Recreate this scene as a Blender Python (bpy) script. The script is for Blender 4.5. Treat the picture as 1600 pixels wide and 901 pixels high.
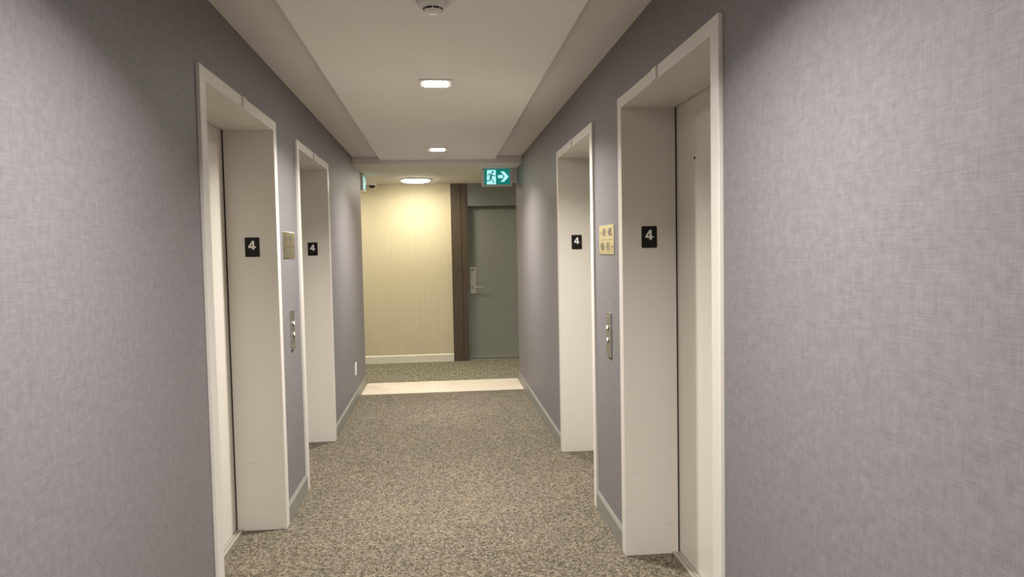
import bpy, bmesh, math, random
from mathutils import Vector, Matrix

random.seed(4)
for o in list(bpy.data.objects):
    bpy.data.objects.remove(o)
S = bpy.context.scene
C = S.collection

# ------------------------------------------------------------------ camera
FPX, YAW, PITCH, ROLL, CAMH = 1160.1, 0.0952, -0.0503, -0.0193, 1.4518
def cam_vec(x, y, z):
    cp, sp = math.cos(PITCH), math.sin(PITCH)
    y, z = cp*y - sp*z, sp*y + cp*z
    cy, sy = math.cos(YAW), math.sin(YAW)
    return Vector((cy*x + sy*y, -sy*x + cy*y, z))
cr, sr = math.cos(ROLL), math.sin(ROLL)
R_, U_, F_ = cam_vec(cr, 0, sr), cam_vec(-sr, 0, cr), cam_vec(0, 1, 0)
cam = bpy.data.objects.new('camera', bpy.data.cameras.new('camera'))
C.objects.link(cam)
cam.matrix_world = Matrix(((R_.x, U_.x, -F_.x, 0), (R_.y, U_.y, -F_.y, 0), (R_.z, U_.z, -F_.z, CAMH), (0, 0, 0, 1)))
cam.data.sensor_width = 36
cam.data.lens = FPX/1600*36
cam.data.clip_start = 0.02
S.camera = cam

# ------------------------------------------------------------------ world, exposure
S.view_settings.view_transform = 'Standard'
S.view_settings.look = 'None'
S.view_settings.gamma = 1
S.view_settings.use_curve_mapping = False
S.view_settings.exposure = 0.80
w = bpy.data.worlds.new('world')
S.world = w
w.use_nodes = True
w.node_tree.nodes['Background'].inputs[0].default_value = (0.9, 0.92, 1, 1)
w.node_tree.nodes['Background'].inputs[1].default_value = 0.0

# light settings used by the lamps' builders
LOBBY_W, LOBBY_COL, LOBBY_SPREAD = 29.5, (1.0, 0.955, 0.895), 138
HALL_W, HALL_COL, HALL_SPREAD = 2.6, (1.0, 0.90, 0.70), 172

# ------------------------------------------------------------------ dimensions (metres)
A, B = 0.8577, 0.8528           # left / right wall planes
ZH, ZP, ZB = 2.428, 2.392, 2.354  # coffer, panel, corridor ceiling
XL, XR = -0.584, 0.5804         # drop panel edges
D = 7.627                       # end of lobby ceiling
EL, ER = 8.32, 8.25             # ends of lobby walls
FAR = 9.887                     # far corridor wall
S1, S2 = 7.70, 8.367            # marble strip
Y0 = -2.4
H, HW, JW, PL, DEP = 2.15, 0.05, 0.0685, 0.013, 0.243
OPL = [(2.7925, 4.0456), (4.6101, 5.8857)]
OPR = [(2.1781, 3.4501), (4.0397, 5.2907)]
BH, BT = 0.1045, 0.013
XE = 3.6

# ------------------------------------------------------------------ material helpers
def new_mat(name):
    m = bpy.data.materials.new(name); m.use_nodes = True
    nt = m.node_tree
    return m, nt, nt.nodes['Principled BSDF']
def N(nt, t, **kw):
    n = nt.nodes.new(t)
    for k, v in kw.items(): setattr(n, k, v)
    return n
def plain(name, col, rough=0.5, metal=0.0, spec=0.5):
    m, nt, b = new_mat(name)
    b.inputs['Base Color'].default_value = (*col, 1)
    b.inputs['Roughness'].default_value = rough
    b.inputs['Metallic'].default_value = metal
    b.inputs['Specular IOR Level'].default_value = spec
    return m
def emit(name, col, strength, base=None):
    m, nt, b = new_mat(name)
    b.inputs['Base Color'].default_value = (*(base or col), 1)
    b.inputs['Emission Color'].default_value = (*col, 1)
    b.inputs['Emission Strength'].default_value = strength
    b.inputs['Roughness'].default_value = 0.4
    return m
def noise(nt, vec, scale, detail=2.0, rough=0.5, mapping=None, rot=(0, 0, 0)):
    mp = N(nt, 'ShaderNodeMapping')
    mp.inputs['Scale'].default_value = mapping or (1, 1, 1)
    mp.inputs['Rotation'].default_value = rot
    nt.links.new(vec, mp.inputs['Vector'])
    n = N(nt, 'ShaderNodeTexNoise')
    n.inputs['Scale'].default_value = scale
    n.inputs['Detail'].default_value = detail
    n.inputs['Roughness'].default_value = rough
    nt.links.new(mp.outputs[0], n.inputs['Vector'])
    return n.outputs['Fac']
def math_(nt, op, a, b=None, c=None, clamp=False):
    n = N(nt, 'ShaderNodeMath', operation=op); n.use_clamp = clamp
    for i, v in enumerate((a, b, c)):
        if v is None: continue
        if isinstance(v, (int, float)): n.inputs[i].default_value = v
        else: nt.links.new(v, n.inputs[i])
    return n.outputs[0]
def ramp(nt, fac, stops):
    r = N(nt, 'ShaderNodeValToRGB')
    el = r.color_ramp.elements
    while len(el) < len(stops): el.new(0.5)
    for e, (p, c) in zip(el, stops):
        e.position = p; e.color = (*c, 1)
    nt.links.new(fac, r.inputs[0])
    return r.outputs[0]
def bump(nt, b, h, strength, dist=0.002):
    n = N(nt, 'ShaderNodeBump')
    n.inputs['Strength'].default_value = strength
    n.inputs['Distance'].default_value = dist
    nt.links.new(h, n.inputs['Height'])
    nt.links.new(n.outputs[0], b.inputs['Normal'])
def objvec(nt):
    return N(nt, 'ShaderNodeTexCoord').outputs['Object']

# purple-grey embossed wallcovering with crossing brushed strokes
def make_wallpaper():
    m, nt, b = new_mat('grey_wallcovering')
    v = objvec(nt)
    h1 = noise(nt, v, 1, 3, 0.6, (1, 13, 400))                      # horizontal strokes
    h2 = noise(nt, v, 1, 3, 0.6, (1, 400, 13))                      # vertical strokes
    h3 = noise(nt, v, 1, 3, 0.6, (1, 12, 360), (0.3, 0, 0))         # slanting strokes
    h4 = noise(nt, v, 1, 3, 0.6, (1, 360, 12), (0.45, 0, 0))
    s = math_(nt, 'ADD', math_(nt, 'ADD', h1, h2), math_(nt, 'ADD', h3, h4))
    s = math_(nt, 'MULTIPLY', s, 0.25)
    cl = noise(nt, v, 42, 4, 0.65)                                    # mottling
    s2 = math_(nt, 'ADD', math_(nt, 'MULTIPLY', s, 0.7), math_(nt, 'MULTIPLY', cl, 0.3))
    col = ramp(nt, s2, [(0.36, WP_LO), (0.5, WP_MID), (0.64, WP_HI)])
    nt.links.new(col, b.inputs['Base Color'])
    b.inputs['Roughness'].default_value = 0.52
    b.inputs['Specular IOR Level'].default_value = 0.4
    bump(nt, b, s2, 0.35, 0.004)
    return m
WP_LO, WP_MID, WP_HI = (0.140, 0.131, 0.140), (0.188, 0.177, 0.188), (0.240, 0.226, 0.238)
def make_cream():
    m, nt, b = new_mat('cream_wallcovering')
    v = objvec(nt)
    f = noise(nt, v, 1, 3, 0.6, (330, 1, 3.5))
    g = noise(nt, v, 1, 2, 0.5, (60, 1, 0.8))
    s = math_(nt, 'ADD', math_(nt, 'MULTIPLY', f, 0.65), math_(nt, 'MULTIPLY', g, 0.35))
    col = ramp(nt, s, [(0.35, (0.635, 0.56, 0.385)), (0.5, (0.665, 0.595, 0.415)), (0.65, (0.70, 0.635, 0.45))])
    nt.links.new(col, b.inputs['Base Color'])
    b.inputs['Roughness'].default_value = 0.6
    bump(nt, b, s, 0.2, 0.003)
    return m
def snap_random(nt, xs, ys, fx, fy, stagger, seed):
    """random value per rectangular thread cell (1/fx by 1/fy metres), rows staggered"""
    X_ = math_(nt, 'MULTIPLY', xs, fx); Y_ = math_(nt, 'MULTIPLY', ys, fy)
    def wn(a, b, w):
        c = N(nt, 'ShaderNodeCombineXYZ')
        for k, q in enumerate((a, b, w)):
            if isinstance(q, (int, float)): c.inputs[k].default_value = q
            else: nt.links.new(q, c.inputs[k])
        n = N(nt, 'ShaderNodeTexWhiteNoise', noise_dimensions='3D')
        nt.links.new(c.outputs[0], n.inputs['Vector'])
        return n.outputs['Value']
    if stagger == 'rows':
        fy_ = math_(nt, 'FLOOR', Y_)
        fx_ = math_(nt, 'FLOOR', math_(nt, 'ADD', X_, math_(nt, 'MULTIPLY', wn(0.0, fy_, seed+5.0), 7.0)))
    else:
        fx_ = math_(nt, 'FLOOR', X_)
        fy_ = math_(nt, 'FLOOR', math_(nt, 'ADD', Y_, math_(nt, 'MULTIPLY', wn(fx_, 0.0, seed+5.0), 7.0)))
    return wn(fx_, fy_, seed)
def make_carpet(name, lo, mid, hi):
    # woven tweed: short light and dark threads running along and across the lobby
    m, nt, b = new_mat(name)
    v = objvec(nt)
    wob = noise(nt, v, 60, 2)
    sp = N(nt, 'ShaderNodeSeparateXYZ'); nt.links.new(v, sp.inputs[0])
    xs = math_(nt, 'MULTIPLY_ADD', wob, 0.002, sp.outputs[0]); ys = math_(nt, 'MULTIPLY_ADD', wob, 0.002, sp.outputs[1])
    h_ = snap_random(nt, xs, ys, 66, 180, 'rows', 0.5)
    v_ = snap_random(nt, xs, ys, 220, 55, 'cols', 1.5)
    pick = math_(nt, 'GREATER_THAN', snap_random(nt, xs, ys, 110, 110, 'rows', 2.5), 0.42)
    mx = N(nt, 'ShaderNodeMix', data_type='FLOAT')
    nt.links.new(pick, mx.inputs[0]); nt.links.new(v_, mx.inputs[2]); nt.links.new(h_, mx.inputs[3])
    s = math_(nt, 'ADD', math_(nt, 'MULTIPLY', mx.outputs[0], 0.8), math_(nt, 'MULTIPLY', noise(nt, v, 300, 2), 0.2))
    col = ramp(nt, s, [(0.12, lo), (0.45, mid), (0.92, hi)])
    big = noise(nt, v, 3.2, 3, 0.5)
    mixn = N(nt, 'ShaderNodeMix', data_type='RGBA', blend_type='MULTIPLY')
    mixn.inputs[0].default_value = 1.0
    nt.links.new(col, mixn.inputs[6])
    nt.links.new(ramp(nt, big, [(0.3, (0.93, 0.93, 0.95)), (0.7, (1.05, 1.04, 1.0))]), mixn.inputs[7])
    nt.links.new(mixn.outputs[2], b.inputs['Base Color'])
    b.inputs['Roughness'].default_value = 0.95
    b.inputs['Specular IOR Level'].default_value = 0.1
    bump(nt, b, s, 0.4, 0.003)
    return m
def make_hall_carpet():
    m, nt, b = new_mat('hall_carpet')
    v = objvec(nt)
    t1 = noise(nt, v, 1, 3, 0.6, (52, 7, 1), (0, 0, 0.12))
    t2 = noise(nt, v, 1, 2, 0.6, (120, 60, 1))
    s = math_(nt, 'ADD', math_(nt, 'MULTIPLY', t1, 0.7), math_(nt, 'MULTIPLY', t2, 0.3))
    nt.links.new(ramp(nt, s, [(0.36, (0.10, 0.094, 0.064)), (0.5, (0.19, 0.178, 0.128)), (0.64, (0.31, 0.29, 0.215))]), b.inputs['Base Color'])
    b.inputs['Roughness'].default_value = 0.95
    b.inputs['Specular IOR Level'].default_value = 0.1
    return m
def make_paint():
    # off-white enamel with a few kick scuffs low down
    m, nt, b = new_mat('offwhite_enamel')
    v = objvec(nt)
    n1 = noise(nt, v, 1, 4, 0.7, (9, 9, 60))
    sx_ = N(nt, 'ShaderNodeSeparateXYZ'); nt.links.new(v, sx_.inputs[0])
    low = math_(nt, 'MULTIPLY_ADD', sx_.outputs[2], -1.6, 1.0, clamp=True)
    sc = math_(nt, 'MULTIPLY', math_(nt, 'GREATER_THAN', n1, 0.675), low)
    mixn = N(nt, 'ShaderNodeMix', data_type='RGBA')
    nt.links.new(sc, mixn.inputs[0])
    mixn.inputs[6].default_value = (*PAINT, 1)
    mixn.inputs[7].default_value = (0.2, 0.18, 0.16, 1)
    nt.links.new(mixn.outputs[2], b.inputs['Base Color'])
    b.inputs['Roughness'].default_value = 0.38
    bump(nt, b, noise(nt, v, 260, 2), 0.06, 0.001)
    return m
PAINT = (0.665, 0.635, 0.580)
def make_wood():
    m, nt, b = new_mat('dark_walnut')
    v = objvec(nt)
    n = noise(nt, v, 1, 4, 0.65, (120, 60, 3))
    nt.links.new(ramp(nt, n, [(0.3, (0.060, 0.042, 0.027)), (0.7, (0.120, 0.086, 0.057))]), b.inputs['Base Color'])
    b.inputs['Roughness'].default_value = 0.45
    return m
def make_marble():
    m, nt, b = new_mat('cream_marble')
    v = objvec(nt)
    n = noise(nt, v, 5, 6, 0.6)
    nt.links.new(ramp(nt, n, [(0.3, (0.64, 0.55, 0.44)), (0.7, (0.74, 0.655, 0.54))]), b.inputs['Base Color'])
    b.inputs['Roughness'].default_value = 0.35
    return m
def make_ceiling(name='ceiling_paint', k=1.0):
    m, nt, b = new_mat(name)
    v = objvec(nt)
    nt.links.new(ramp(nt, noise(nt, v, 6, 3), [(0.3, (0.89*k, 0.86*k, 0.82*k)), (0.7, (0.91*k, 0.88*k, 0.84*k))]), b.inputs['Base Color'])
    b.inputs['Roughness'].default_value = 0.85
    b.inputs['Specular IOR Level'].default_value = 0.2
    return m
def make_brushed(name, col, rough):
    m, nt, b = new_mat(name)
    v = objvec(nt)
    n = noise(nt, v, 1, 2, 0.5, (4, 4, 300))
    nt.links.new(math_(nt, 'MULTIPLY_ADD', n, 0.12, rough), b.inputs['Roughness'])
    b.inputs['Base Color'].default_value = (*col, 1)
    b.inputs['Metallic'].default_value = 1
    return m
M = dict(
    wall=make_wallpaper(), cream=make_cream(), paint=make_paint(), wood=make_wood(), marble=make_marble(), ceil=make_ceiling(),
    carpet=make_carpet('tweed_carpet', (0.052, 0.043, 0.032), (0.118, 0.100, 0.075), (0.265, 0.230, 0.172)),
    carpet2=make_hall_carpet(), border=make_ceiling('ceiling_border_darker', 0.80),  # border: ceiling colour scaled darker, for the border and lowered hallway part
    base=plain('grey_green_baseboard', (0.225, 0.222, 0.190), 0.42),
    creambase=plain('cream_baseboard', (0.80, 0.76, 0.64), 0.4),
    doorleaf=plain('elevator_door_paint', (0.69, 0.65, 0.58), 0.35),
    doorpaint=plain('grey_door_paint', (0.25, 0.262, 0.225), 0.4),
    doorframe=plain('grey_frame_paint', (0.225, 0.24, 0.215), 0.45),
    steel=make_brushed('brushed_steel', (0.62, 0.60, 0.56), 0.25),
    nickel=make_brushed('satin_nickel', (0.80, 0.785, 0.70), 0.10),
    lockmetal=plain('lock_satin', (0.62, 0.62, 0.56), 0.4, 0.6),
    sill=plain('worn_sill', (0.40, 0.37, 0.31), 0.4, 0.3),
    black=plain('black_plastic', (0.006, 0.0055, 0.005), 0.5, 0.0, 0.25),
    white=plain('white_plastic', (0.78, 0.77, 0.73), 0.4),
    digit=plain('white_digit', (0.80, 0.79, 0.75), 0.5),
    dark=plain('dark_rubber', (0.02, 0.02, 0.02), 0.6),
    engrave=plain('engraved_ink', (0.10, 0.095, 0.08), 0.6),
    silver=plain('sign_casing', (0.66, 0.66, 0.65), 0.35, 0.1),
    green=emit('sign_green', (0.0, 0.28, 0.23), 0.26),
    signwhite=emit('sign_white', (0.46, 0.90, 0.95), 0.50),
    lens=emit('lamp_lens', (1.0, 0.96, 0.90), 60.0),
    warmlens=emit('hall_lens', (1.0, 0.92, 0.74), 31.0),
    button=emit('button_lens', (1.0, 0.93, 0.82), 0.45),
)

# ------------------------------------------------------------------ mesh helpers
def add_box(bm, x0, x1, y0, y1, z0, z1, mi=0):
    vs = [bm.verts.new(p) for p in ((x0,y0,z0),(x1,y0,z0),(x1,y1,z0),(x0,y1,z0),(x0,y0,z1),(x1,y0,z1),(x1,y1,z1),(x0,y1,z1))]
    fs = []
    for q in ((3,2,1,0),(4,5,6,7),(0,1,5,4),(1,2,6,5),(2,3,7,6),(3,0,4,7)):
        f = bm.faces.new([vs[i] for i in q]); f.material_index = mi; fs.append(f)
    return fs
def boxes(*bs):
    bm = bmesh.new()
    for b in bs:
        (x0, x1), (y0, y1), (z0, z1) = sorted(b[0:2]), sorted(b[2:4]), sorted(b[4:6])
        add_box(bm, x0, x1, y0, y1, z0, z1, b[6] if len(b) > 6 else 0)
    return bm
def add_lathe(bm, prof, seg=32, axis='z', cen=(0, 0, 0), cap=True):
    rings = []
    for r, h in prof:
        ring = []
        for k in range(seg):
            a = 2*math.pi*k/seg
            c, s = r*math.cos(a), r*math.sin(a)
            p = {'z': (c, s, h), 'x': (h, c, s), 'y': (c, h, s)}[axis]
            ring.append(bm.verts.new(Vector(p) + Vector(cen)))
        rings.append(ring)
    for a_, b_ in zip(rings, rings[1:]):
        for k in range(seg):
            bm.faces.new((a_[k], a_[(k+1) % seg], b_[(k+1) % seg], b_[k]))
    if cap:
        bm.faces.new(rings[0]); bm.faces.new(rings[-1])
    return bm
def lathe(prof, seg=32, axis='z', cen=(0, 0, 0)):
    return add_lathe(bmesh.new(), prof, seg, axis, cen)
def add_prism(bm, poly, fn, t0, t1):
    """poly in 2-D, fn(u, v, t) gives the 3-D point"""
    a_ = [bm.verts.new(fn(u, v, t0)) for u, v in poly]
    b_ = [bm.verts.new(fn(u, v, t1)) for u, v in poly]
    n = len(poly)
    bm.faces.new(a_); bm.faces.new(b_[::-1])
    for k in range(n):
        bm.faces.new((a_[k], b_[k], b_[(k+1) % n], a_[(k+1) % n]))
    return bm
def obj(name, bm, mats, parent=None, bevel=0.0, smooth=False, loc=None):
    bmesh.ops.recalc_face_normals(bm, faces=bm.faces)
    me = bpy.data.meshes.new(name); bm.to_mesh(me); bm.free()
    for m in (mats if isinstance(mats, (list, tuple)) else [mats]): me.materials.append(m)
    o = bpy.data.objects.new(name, me); C.objects.link(o)
    if parent: o.parent = parent
    if loc: o.location = loc
    if bevel:
        md = o.modifiers.new('bevel', 'BEVEL'); md.width = bevel; md.segments = 2; md.limit_method = 'ANGLE'; md.angle_limit = 0.9
    if smooth:
        for p in me.polygons: p.use_smooth = True
        md = o.modifiers.new('split', 'EDGE_SPLIT'); md.split_angle = 0.7
    return o
def thing(name, label, cat, loc=(0, 0, 0), group=None, kind=None):
    o = bpy.data.objects.new(name, None); C.objects.link(o)
    o.location = loc; o.empty_display_size = 0.1
    if label: o['label'] = label
    if cat: o['category'] = cat
    if group: o['group'] = group
    if kind: o['kind'] = kind
    return o
def tag(o, label, cat, group=None):
    o['label'] = label; o['category'] = cat
    if group: o['group'] = group
    return o
def struct(o, label, cat):
    o['kind'] = 'structure'; o['label'] = label; o['category'] = cat
    return o
def text_bm(txt, size, fn, t0, t1, bold=0.0, align='CENTER'):
    """text as a bmesh; fn(u, v, t) places it"""
    cu = bpy.data.curves.new('t', 'FONT'); cu.body = txt; cu.size = size
    cu.align_x = align; cu.align_y = 'CENTER'; cu.offset = bold; cu.extrude = 0.5; cu.resolution_u = 3
    ob = bpy.data.objects.new('t', cu); C.objects.link(ob)
    dg = bpy.context.evaluated_depsgraph_get()
    me = bpy.data.meshes.new_from_object(ob.evaluated_get(dg))
    bm = bmesh.new(); bm.from_mesh(me)
    for v in bm.verts:
        v.co = Vector(fn(v.co.x, v.co.y, t0 if v.co.z < 0 else t1))
    bpy.data.objects.remove(ob); bpy.data.curves.remove(cu); bpy.data.meshes.remove(me)
    return bm
def merge(bm, other):
    me = bpy.data.meshes.new('tmp'); other.to_mesh(me); other.free()
    bm.from_mesh(me); bpy.data.meshes.remove(me)
    return bm

# ------------------------------------------------------------------ structure
fl = obj('floor', boxes((-A-0.40, B+0.40, Y0, S1, -0.12, 0, 0), (-XE, XE, S1, FAR+0.3, -0.12, 0, 1)), [M['carpet'], M['carpet2']])
struct(fl, 'tweed carpet floor of the elevator lobby and cross hallway', 'floor')
mb = obj('threshold', boxes((-A+BT, B-BT, S1, S2, 0.0, 0.004)), M['marble'])
struct(mb, 'pale cream marble strip across the carpet', 'threshold')

def side_wall(name, s, X, openings, yend, label):
    T = 0.30
    bs = []
    y = Y0
    for (a_, b_) in openings:
        a_ -= 0.0015; b_ += 0.0015          # hairline joint round each casing
        bs.append((s*X, s*(X+T), y, a_, 0, 2.6)); bs.append((s*X, s*(X+T), a_, b_, H+0.0015, 2.6)); y = b_
    bs.append((s*X, s*(X+T), y, yend, 0, 2.6))
    bs.append((s*(X+T), s*(X+T+0.04), Y0, yend, 0, 2.6))
    bs.append((s*(X+T+0.04), s*XE, yend-0.12, yend, 0, 2.6))
    o = obj(name, boxes(*bs), M['wall'])
    return struct(o, label, 'wall')
side_wall('wall_left', -1, A, OPL, EL, 'left grey textured wallcovering wall with two elevator openings')
side_wall('wall_right', 1, B, OPR, ER, 'right grey textured wallcovering wall with two elevator openings')
struct(obj('wall_bounce', boxes((-A-0.34, B+0.34, Y0-0.1, Y0, 0, 2.6)), M['wall']), 'unseen grey wall added behind the viewpoint to bounce light', 'wall')  # lobby is open at this end; unseen wall added to bounce light

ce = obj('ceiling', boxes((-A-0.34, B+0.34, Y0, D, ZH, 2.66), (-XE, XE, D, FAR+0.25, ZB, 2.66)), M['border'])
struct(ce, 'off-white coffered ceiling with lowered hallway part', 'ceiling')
pn = obj('drop_panel', boxes((XL, XR, Y0, D, ZP, ZH)), M['ceil'], ce, bevel=0.003)

# far wall
XC, XW1, XW2, XD = 0.150, 0.283, 0.357, 0.357
REC = 0.10
struct(obj('wall_far', boxes((-XE, XC, FAR, FAR+0.25, 0, 2.4), (XC, XD, FAR, FAR+0.25, 0, 2.4), (XD, 1.33, FAR, FAR+0.25, 2.072, 2.4, 1),
    (1.33, XE, FAR, FAR+0.25, 0, 2.4), (XD, 1.33, FAR+0.2, FAR+0.25, 0, 2.4)), [M['cream'], M['doorframe']]),
    'cream vertical-striped wallcovering wall at the end of the lobby', 'wall')
for nm, x in (('wall_hall_left', -XE), ('wall_hall_right', XE)):
    s = -1 if x < 0 else 1
    struct(obj(nm, boxes((x, x+s*0.1, 8.0, FAR+0.25, 0, 2.6)), M['cream']), 'cream wall closing the cross hallway', 'wall')
struct(obj('trim_1', boxes((XC, XW1-0.0030, FAR-0.022, FAR, 0, ZB), (XW1+0.0030, XW2, FAR-0.018, FAR, 0, ZB), (XW1-0.0030, XW1+0.0030, FAR-0.006, FAR, 0, ZB)), M['wood'], bevel=0.001),
    'tall dark walnut panel between cream wall and grey door', 'panel')

def base_profile(bm, p0, p1, nrm, h, t, cap=0.014):
    """baseboard running from p0 to p1 on the floor, chamfered top"""
    p0, p1, nrm = Vector((*p0, 0)), Vector((*p1, 0)), Vector((*nrm, 0))
    prof = [(0, 0), (t, 0), (t, h-cap), (t*0.35, h), (0, h)]
    ra = [bm.verts.new(p0 + nrm*u + Vector((0, 0, v))) for u, v in prof]
    rb = [bm.verts.new(p1 + nrm*u + Vector((0, 0, v))) for u, v in prof]
    for k in range(5):
        bm.faces.new((ra[k], ra[(k+1) % 5], rb[(k+1) % 5], rb[k]))
    bm.faces.new(ra); bm.faces.new(rb[::-1])
    return bm
def base_run(name, segs, mat, label, h=BH, t=BT):
    bm = bmesh.new()
    for sg in segs: base_profile(bm, *sg, h, t)
    return struct(obj(name, bm, mat), label, 'baseboard')
base_run('baseboard_left', [((-A, Y0), (-A, OPL[0][0]), (1, 0)), ((-A, OPL[0][1]), (-A, OPL[1][0]), (1, 0)), ((-A, OPL[1][1]), (-A, EL+BT), (1, 0)),
    ((-A, EL), (-XE, EL), (0, 1))], M['base'], 'grey-green baseboard along the left wall')
base_run('baseboard_right', [((B, Y0), (B, OPR[0][0]), (-1, 0)), ((B, OPR[0][1]), (B, OPR[1][0]), (-1, 0)), ((B, OPR[1][1]), (B, ER+BT), (-1, 0)),
    ((B, ER), (XE, ER), (0, 1))], M['base'], 'grey-green baseboard along the right wall')
base_run('baseboard_far', [((-XE, FAR), (XC, FAR), (0, -1)), ((1.40, FAR), (XE, FAR), (0, -1))], M['creambase'], 'cream baseboard under the striped cream wall')

# grey suite door in a shallow recess
d1 = thing('door_1', 'grey-green suite door with steel lockset beside walnut panel', 'door', ((XD+1.33)/2, FAR+REC, 0), kind='structure')
def L(o, par):  # geometry is given in world coordinates; move it under its parent
    for v in o.data.vertices: v.co -= par.location
    return o
fw = 0.016
L(obj('door_frame', boxes((XD, XD+fw, FAR-0.004, FAR+REC+0.06, 0, 2.072), (1.33-fw, 1.33, FAR-0.004, FAR+REC+0.06, 0, 2.072),
    (XD, 1.33, FAR-0.004, FAR+REC+0.06, 2.072-fw, 2.072)), M['doorframe'], d1, bevel=0.002), d1)
L(obj('door_leaf', boxes((XD+fw+0.003, 1.33-fw-0.003, FAR+REC, FAR+REC+0.045, 0.014, 2.072-fw-0.003)), M['doorpaint'], d1, bevel=0.002), d1)
L(obj('sill', boxes((XD+fw, 1.33-fw, FAR+0.03, FAR+REC+0.05, 0.0, 0.010)), M['steel'], d1, bevel=0.002), d1)
yf = FAR+REC
ls = L(obj('lock_plate', boxes((0.388, 0.474, yf-0.012, yf, 0.895, 1.248)), M['lockmetal'], d1, bevel=0.003), d1)
L(obj('cylinder', lathe([(0.022, -0.012), (0.022, -0.030), (0.018, -0.034)], 24, 'y', (0.431, yf, 1.132)), M['nickel'], ls, smooth=True), d1)
bm = lathe([(0.021, -0.012), (0.021, -0.030), (0.011, -0.034), (0.011, -0.060)], 24, 'y', (0.428, yf, 0.985))
add_box(bm, 0.418, 0.565, yf-0.066, yf-0.052, 0.974, 0.992)
L(obj('lever_handle', bm, M['nickel'], ls, bevel=0.003), d1)
L(obj('room_number', text_bm('403', 0.036, lambda u, v, t: (0.431+u, yf-t, 1.208+v), 0.0121, 0.0135, 0.001), M['engrave'], ls), d1)
L(obj('peephole', lathe([(0.010, 0), (0.010, -0.006), (0.006, -0.007)], 20, 'y', (0.826, yf, 1.473)), M['nickel'], d1, smooth=True), d1)

# ------------------------------------------------------------------ elevators
def elevator(s, X, y0, y1, label):
    yc = (y0+y1)/2
    t = thing('elevator', label, 'elevator', (s*X, yc, 0), 'off-white elevator entrances along the lobby')
    a_, b_ = y0-yc, y1-yc
    def bx(*bs): return boxes(*[(s*q[0], s*q[1]) + tuple(q[2:]) for q in bs])
    # casing: flange on the wall plus the deep reveal lining
    obj('jamb', bx((-PL, DEP, a_, a_+JW, 0, H)), M['paint'], t, bevel=0.0025)
    obj('jamb', bx((-PL, DEP, b_-JW, b_, 0, H)), M['paint'], t, bevel=0.0025)
    obj('header', bx((-PL+0.001, DEP, a_+JW, b_-JW, H-HW, H)), M['paint'], t, bevel=0.002)
    cx = -0.02 if s < 0 else 0.02
    obj('joint_cover', bx((-PL-0.006, -PL+0.003, cx-0.029, cx+0.029, H-HW, H-0.002)), M['paint'], t, bevel=0.0015)
    g = 0.007
    for (p, q) in ((a_+0.045, -0.0015), (0.0015, b_-0.045)):
        obj('door_panel', bx((DEP+g, DEP+g+0.028, p, q, 0.012, H-HW+0.022)), M['doorleaf'], t, bevel=0.002)
    obj('key_hole', lathe([(0.0062, DEP+g-0.002), (0.0062, DEP+g+0.002)] if s > 0 else [(0.0062, -(DEP+g-0.002)), (0.0062, -(DEP+g+0.002))], 16, 'x', (0, b_-JW-0.245, 1.838)), M['dark'], t)
    obj('door_sill', bx((DEP-0.030, DEP-0.016, a_+JW, b_-JW, 0, 0.012), (DEP-0.016, DEP-0.009, a_+JW, b_-JW, 0, 0.006), (DEP-0.009, DEP+0.04, a_+JW, b_-JW, 0, 0.010)), M['sill'], t, bevel=0.001)
    obj('seal', bx((DEP+0.001, DEP+0.005, b_-JW+0.002, b_-JW+0.03, 0, H-HW)), M['dark'], t)
    return t
elevator(-1, A, *OPL[0], 'off-white elevator entrance nearest on the left wall')
elevator(-1, A, *OPL[1], 'off-white elevator entrance on the left wall nearer the hallway')
elevator(1, B, *OPR[0], 'large off-white elevator entrance nearest on the right wall')
elevator(1, B, *OPR[1], 'off-white elevator entrance on the right wall nearer the exit sign')

# ------------------------------------------------------------------ floor number plates on the far reveals
def floor_sign(xc, yw, zc, label):
    W_, H_ = 0.073, 0.101
    t = thing('floor_number_sign', label, 'sign', (xc, yw, zc), 'black floor number plates on the elevator jambs')
    fn = lambda u, v, q: (u, -q, v)
    r = 0.005; poly = []
    for cx, cz, a0 in ((W_/2-r, H_/2-r, 0), (-W_/2+r, H_/2-r, 90), (-W_/2+r, -H_/2+r, 180), (W_/2-r, -H_/2+r, 270)):
        for k in range(5):
            a = math.radians(a0+22.5*k); poly.append((cx+r*math.cos(a), cz+r*math.sin(a)))
    obj('plate', add_prism(bmesh.new(), poly, fn, 0.0, 0.003), M['black'], t)
    # bold digit 4: outline with a triangular counter, built from quads
    sc = 0.046; oz = 0.010
    P = lambda u, v: ((u-0.5)*sc*0.82, (v-0.5)*sc+oz)
    out = []
    quads = [[(0.52, 1), (0.78, 1), (0.78, 0.0), (0.52, 0.0)],                    # stem
             [(0.0, 0.37), (0.0, 0.20), (1.0, 0.20), (1.0, 0.37)],                # bar
             [(0.52, 1), (0.0, 0.37), (0.26, 0.37), (0.55, 0.76)]]                # diagonal
    bm = bmesh.new()
    for k, qd in enumerate(quads): add_prism(bm, [P(*q) for q in qd], fn, 0.003, 0.0042 + 0.00005*k)
    obj('digit', bm, M['digit'], t)
    return t
floor_sign(-0.972, OPL[0][1]-JW, 1.498, "black plate with white 4 in the near left elevator's reveal")
floor_sign(-0.972, OPL[1][1]-JW, 1.497, "black plate with white 4 in the far left elevator's reveal")
floor_sign(0.968, OPR[0][1]-JW, 1.505, "black plate with white 4 in the near right elevator's reveal")
floor_sign(0.967, OPR[1][1]-JW, 1.507, "black plate with white 4 in the far right elevator's reveal")

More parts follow.
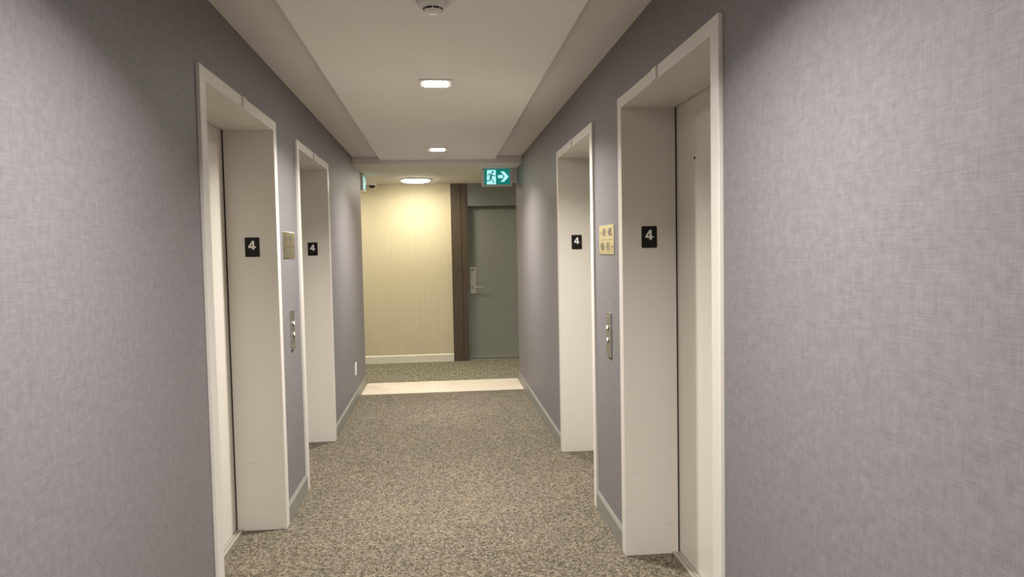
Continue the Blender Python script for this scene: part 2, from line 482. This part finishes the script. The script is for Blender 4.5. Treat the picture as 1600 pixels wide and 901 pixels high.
# ------------------------------------------------------------------ suite direction plates and call stations
def arrow_bm(bm, fn, cu, cv, s, t0, t1):
    """small arrow, s = +1 points to +u"""
    add_prism(bm, [(cu-s*0.014, cv-0.0015), (cu+s*0.004, cv-0.0015), (cu+s*0.004, cv+0.0015), (cu-s*0.014, cv+0.0015)][::1], fn, t0, t1)
    add_prism(bm, [(cu+s*0.002, cv-0.008), (cu+s*0.014, cv), (cu+s*0.002, cv+0.008)], fn, t0, t1)
def direction_sign(s, X, yc, zc, hw, hh, label, row1, row2, arrow1):
    t = thing('suite_direction_sign', label, 'sign', (s*X, yc, zc))
    fn = lambda u, v, q: (-s*q, -s*u, v)           # u runs to the reader's right
    obj('plate', boxes((0, -s*0.004, -hw, hw, -hh, hh)), M['nickel'], t, bevel=0.0008)
    bm = boxes((-s*0.004, -s*0.0046, -hw+0.03, hw-0.03, -0.001, 0.001))
    off = 0.022*arrow1
    merge(bm, text_bm(row1, 0.057, lambda u, v, q: fn(u-off, v+0.036, q), 0.004, 0.0046))
    merge(bm, text_bm(row2, 0.057, lambda u, v, q: fn(u+off, v-0.036, q), 0.004, 0.0046))
    arrow_bm(bm, fn, arrow1*(hw-0.035), 0.036, arrow1, 0.004, 0.0046)
    arrow_bm(bm, fn, -arrow1*(hw-0.035), -0.036, -arrow1, 0.004, 0.0046)
    obj('lettering', bm, M['engrave'], t)
direction_sign(1, B, 3.755, 1.5005, 0.168, 0.0755, 'shiny metal suite direction plate on the right wall', '401 · 405', '406 · 421', -1)
direction_sign(-1, A, 4.328, 1.509, 0.163, 0.0745, 'dull metal suite direction plate on the left wall', '401 · 405', '406 · 421', 1)

def call_station(s, X, yc, z0, z1, w, label):
    zc = (z0+z1)/2; hh = (z1-z0)/2
    t = thing('call_panel', label, 'elevator call panel', (s*X, yc, zc))
    obj('plate', boxes((0, -s*0.010, -w/2, w/2, -hh, hh)), M['steel'], t, bevel=0.0015)
    for dz in (0.035, -0.027):
        q = [(0.0150, -s*0.010), (0.0150, -s*0.0125), (0.0140, -s*0.0125)]
        b_ = obj('call_button', lathe(q, 24, 'x', (0, 0, dz)), M['dark'], t, smooth=True)
        obj('button_lens', lathe([(0.0095, -s*0.0123), (0.0090, -s*0.0165), (0.005, -s*0.0175)], 24, 'x', (0, 0, dz+0.003)), M['button'], b_, smooth=True)
    for dz in (hh-0.018, -hh+0.018):
        obj('screw', lathe([(0.004, -s*0.010), (0.0035, -s*0.0115)], 12, 'x', (0, 0, dz)), M['nickel'], t)
call_station(-1, A, 4.336, 0.914, 1.141, 0.085, 'steel elevator call panel with two buttons on left wall')
call_station(1, B, 3.710, 0.905, 1.130, 0.088, 'steel elevator call panel with two buttons on right wall')

# wall outlet low on the left wall
t = thing('wall_outlet', 'small white outlet plate low on the left wall', 'outlet', (-A, 7.37, 0.325))
obj('cover_plate', boxes((0, 0.006, -0.058, 0.058, -0.060, 0.060)), M['white'], t, bevel=0.002)
obj('socket', boxes((0.006, 0.009, -0.018, 0.018, 0.008, 0.036), (0.006, 0.009, -0.018, 0.018, -0.036, -0.008)), M['white'], t, bevel=0.001)

# ------------------------------------------------------------------ exit signs
def exit_sign_face(par, hw, hh, fn, t0, flip=1, arrow=True):
    """green running-man pictogram; fn(u, v, t) in the sign's own frame"""
    panel = obj('pictogram_panel', add_prism(bmesh.new(), [(-hw, -hh), (hw, -hh), (hw, hh), (-hw, hh)], fn, t0-0.004, t0), M['green'], par)
    k = hh/0.088
    P = lambda pts: [(u*k, v*k) for u, v in pts]
    bm = bmesh.new()
    add_prism(bm, P([(-0.118, -0.084), (-0.014, -0.084), (-0.014, 0.074), (-0.112, 0.074)]), fn, t0, t0+0.001)      # doorway
    add_prism(bm, P([(0.010, -0.018), (0.066, -0.018), (0.066, 0.018), (0.010, 0.018)]), fn, t0, t0+0.001)          # arrow shaft
    add_prism(bm, P([(0.132, 0.0), (0.078, 0.058), (0.036, 0.058), (0.080, 0.012), (0.080, -0.012), (0.036, -0.058), (0.078, -0.058)]), fn, t0, t0+0.0012)
    obj('white_pictogram', bm, M['signwhite'], par)
    bm = bmesh.new()
    q0, q1 = t0+0.0012, t0+0.0020
    cx, cy, r = -0.050, 0.050, 0.013
    add_prism(bm, P([(cx+r*math.cos(a*math.pi/8), cy+r*math.sin(a*math.pi/8)) for a in range(16)]), fn, q0, q1)      # head
    def limb(p, q, w0, w1):
        dx, dy = q[0]-p[0], q[1]-p[1]; l = math.hypot(dx, dy); nx, ny = -dy/l, dx/l
        add_prism(bm, P([(p[0]+nx*w0, p[1]+ny*w0), (p[0]-nx*w0, p[1]-ny*w0), (q[0]-nx*w1, q[1]-ny*w1), (q[0]+nx*w1, q[1]+ny*w1)]), fn, q0, q1)
    limb((-0.064, 0.026), (-0.074, -0.018), 0.014, 0.011)     # trunk
    limb((-0.066, 0.030), (-0.094, 0.030), 0.006, 0.005); limb((-0.092, 0.034), (-0.104, 0.006), 0.005, 0.004)   # rear arm
    limb((-0.060, 0.028), (-0.036, 0.008), 0.006, 0.005); limb((-0.038, 0.009), (-0.012, 0.010), 0.005, 0.004)   # front arm
    limb((-0.078, -0.014), (-0.084, -0.044), 0.008, 0.006); limb((-0.080, -0.042), (-0.120, -0.046), 0.006, 0.005)  # rear leg
    limb((-0.072, -0.014), (-0.056, -0.036), 0.008, 0.006); limb((-0.058, -0.034), (-0.036, -0.072), 0.006, 0.005)  # front leg
    obj('running_figure', bm, M['green'], par)
YS = 8.10
t = thing('exit_sign', 'green running-man exit sign with right arrow above the grey door', 'exit sign', (0.634, YS, 2.262))
hw, hh = 0.164, 0.103
bm = boxes((-hw, hw, 0.0, 0.045, -hh, hh), (-hw, hw, -0.008, 0.0, hh-0.018, hh), (-hw, hw, -0.008, 0.0, -hh, -hh+0.018),
           (-hw, -hw+0.025, -0.008, 0, -hh+0.014, hh-0.014), (hw-0.025, hw, -0.008, 0, -hh+0.014, hh-0.014))
obj('casing', bm, M['silver'], t, bevel=0.0015)
exit_sign_face(t, hw-0.025, hh-0.018, lambda u, v, q: (u, -q, v), 0.004)
obj('wall_bracket', boxes((hw, B-0.634, 0.008, 0.038, -hh+0.045, hh-0.002)), M['silver'], t, bevel=0.002)
obj('canopy', boxes((-0.06, 0.06, 0.005, 0.040, hh, ZB-2.262)), M['silver'], t, bevel=0.002)

t = thing('exit_sign', 'edge-on exit sign hanging past the left wall corner', 'exit sign', (-0.872, 8.62, 2.255))
hw2 = 0.168
bm = boxes((-0.030, 0.026, -hw2, hw2, -0.090, 0.090), (0.026, 0.033, -hw2, hw2, 0.077, 0.090), (0.026, 0.033, -hw2, hw2, -0.090, -0.077),
           (0.026, 0.033, -hw2, -hw2+0.018, -0.077, 0.077), (0.026, 0.033, hw2-0.018, hw2, -0.077, 0.077))
obj('casing', bm, M['silver'], t, bevel=0.0015)
exit_sign_face(t, hw2-0.018, 0.077, lambda u, v, q: (0.026+q, u, v), 0.003)
obj('canopy', boxes((-0.02, 0.018, -0.07, 0.07, 0.090, ZB-2.255)), M['silver'], t, bevel=0.002)

# ------------------------------------------------------------------ lamps
def lobby_light(y, label):
    t = thing('ceiling_light', label, 'ceiling light', (-0.003, y, ZP), 'square recessed lobby lights')
    o_, i_ = 0.090, 0.062
    obj('trim_ring', boxes((-o_, o_, -o_, -i_, -0.008, 0), (-o_, o_, i_, o_, -0.008, 0), (-o_, -i_, -i_, i_, -0.008, 0), (i_, o_, -i_, i_, -0.008, 0)), M['white'], t, bevel=0.002)
    obj('lens', boxes((-i_, i_, -i_, i_, -0.011, 0)), M['lens'], t, bevel=0.003)
    la = bpy.data.lights.new('lamp', 'AREA'); la.shape = 'SQUARE'; la.size = 0.11
    la.energy = LOBBY_W; la.color = LOBBY_COL; la.spread = math.radians(LOBBY_SPREAD)
    lo = bpy.data.objects.new('lamp', la); C.objects.link(lo); lo.parent = t; lo.location = (0, 0, -0.013)
for y, lab in ((-1.10, 'square ceiling light behind the viewpoint'), (1.54, 'square ceiling light just above the top of the view'),
               (4.19, 'nearest visible square ceiling light between the elevators'), (6.84, 'farther small square ceiling light near the lobby end')):
    lobby_light(y, lab)
def hall_light(x, label):
    t = thing('hallway_ceiling_light', label, 'ceiling light', (x, 9.24, ZB), 'round hallway lights')
    obj('rim', lathe([(0.195, 0), (0.195, -0.012), (0.180, -0.016), (0.178, -0.004)], 48), M['white'], t, smooth=True)
    obj('diffuser', lathe([(0.177, -0.004), (0.174, -0.020), (0.14, -0.034), (0.07, -0.042), (0.01, -0.044)], 48), M['warmlens'], t, smooth=True)
    la = bpy.data.lights.new('hall_lamp', 'AREA'); la.shape = 'DISK'; la.size = 0.30
    la.energy = HALL_W; la.color = HALL_COL; la.spread = math.radians(HALL_SPREAD)
    lo = bpy.data.objects.new('hall_lamp', la); C.objects.link(lo); lo.parent = t; lo.location = (0, 0, -0.050)
hall_light(-0.28, 'glowing oval light on the hallway ceiling')
hall_light(2.4, 'hallway ceiling light hidden round the right corner')
hall_light(-1.75, 'unseen fill light added round the left hallway corner')  # no known lamp here; added as fill to even out the cream wall

# ------------------------------------------------------------------ small ceiling things
t = thing('smoke_detector', 'white round smoke detector at the top of the view', 'smoke detector', (-0.006, 2.80, ZP))
obj('base', lathe([(0.086, 0), (0.086, -0.008), (0.078, -0.014), (0.060, -0.016)], 40), M['white'], t, smooth=True)
obj('sensor_head', lathe([(0.060, -0.014), (0.060, -0.024), (0.048, -0.040), (0.036, -0.043), (0.036, -0.050), (0.030, -0.056), (0.008, -0.058)], 40), M['white'], t, smooth=True)
bm = bmesh.new()
for k in range(8):
    a0 = math.radians(45*k-90+4); a1 = math.radians(45*k-90+41)
    pts = [(a0 + (a1-a0)*j/4) for j in range(5)]
    poly = [(0.0368*math.cos(a), 0.0368*math.sin(a)) for a in pts] + [(0.0355*math.cos(a), 0.0355*math.sin(a)) for a in reversed(pts)]
    add_prism(bm, poly, lambda u, v, q: (u, v, q), -0.0500, -0.0428)
obj('vent_slot', bm, M['dark'], t)

t = thing('sprinkler_cover', 'small round ceiling disc behind the farther square light', 'sprinkler', (0.003, 7.46, ZP))
obj('cover', lathe([(0.045, 0), (0.045, -0.006), (0.040, -0.010)], 32), M['white'], t, smooth=True)

t = thing('security_camera', 'small dark dome camera by the far wall', 'camera', (-0.858, 9.80, ZB))
obj('mount_ring', lathe([(0.056, 0), (0.056, -0.012), (0.046, -0.020), (0.040, -0.020)], 32), M['white'], t, smooth=True)
obj('camera_dome', lathe([(0.040, -0.012), (0.038, -0.030), (0.030, -0.044), (0.016, -0.052), (0.004, -0.054)], 32), M['black'], t, smooth=True)
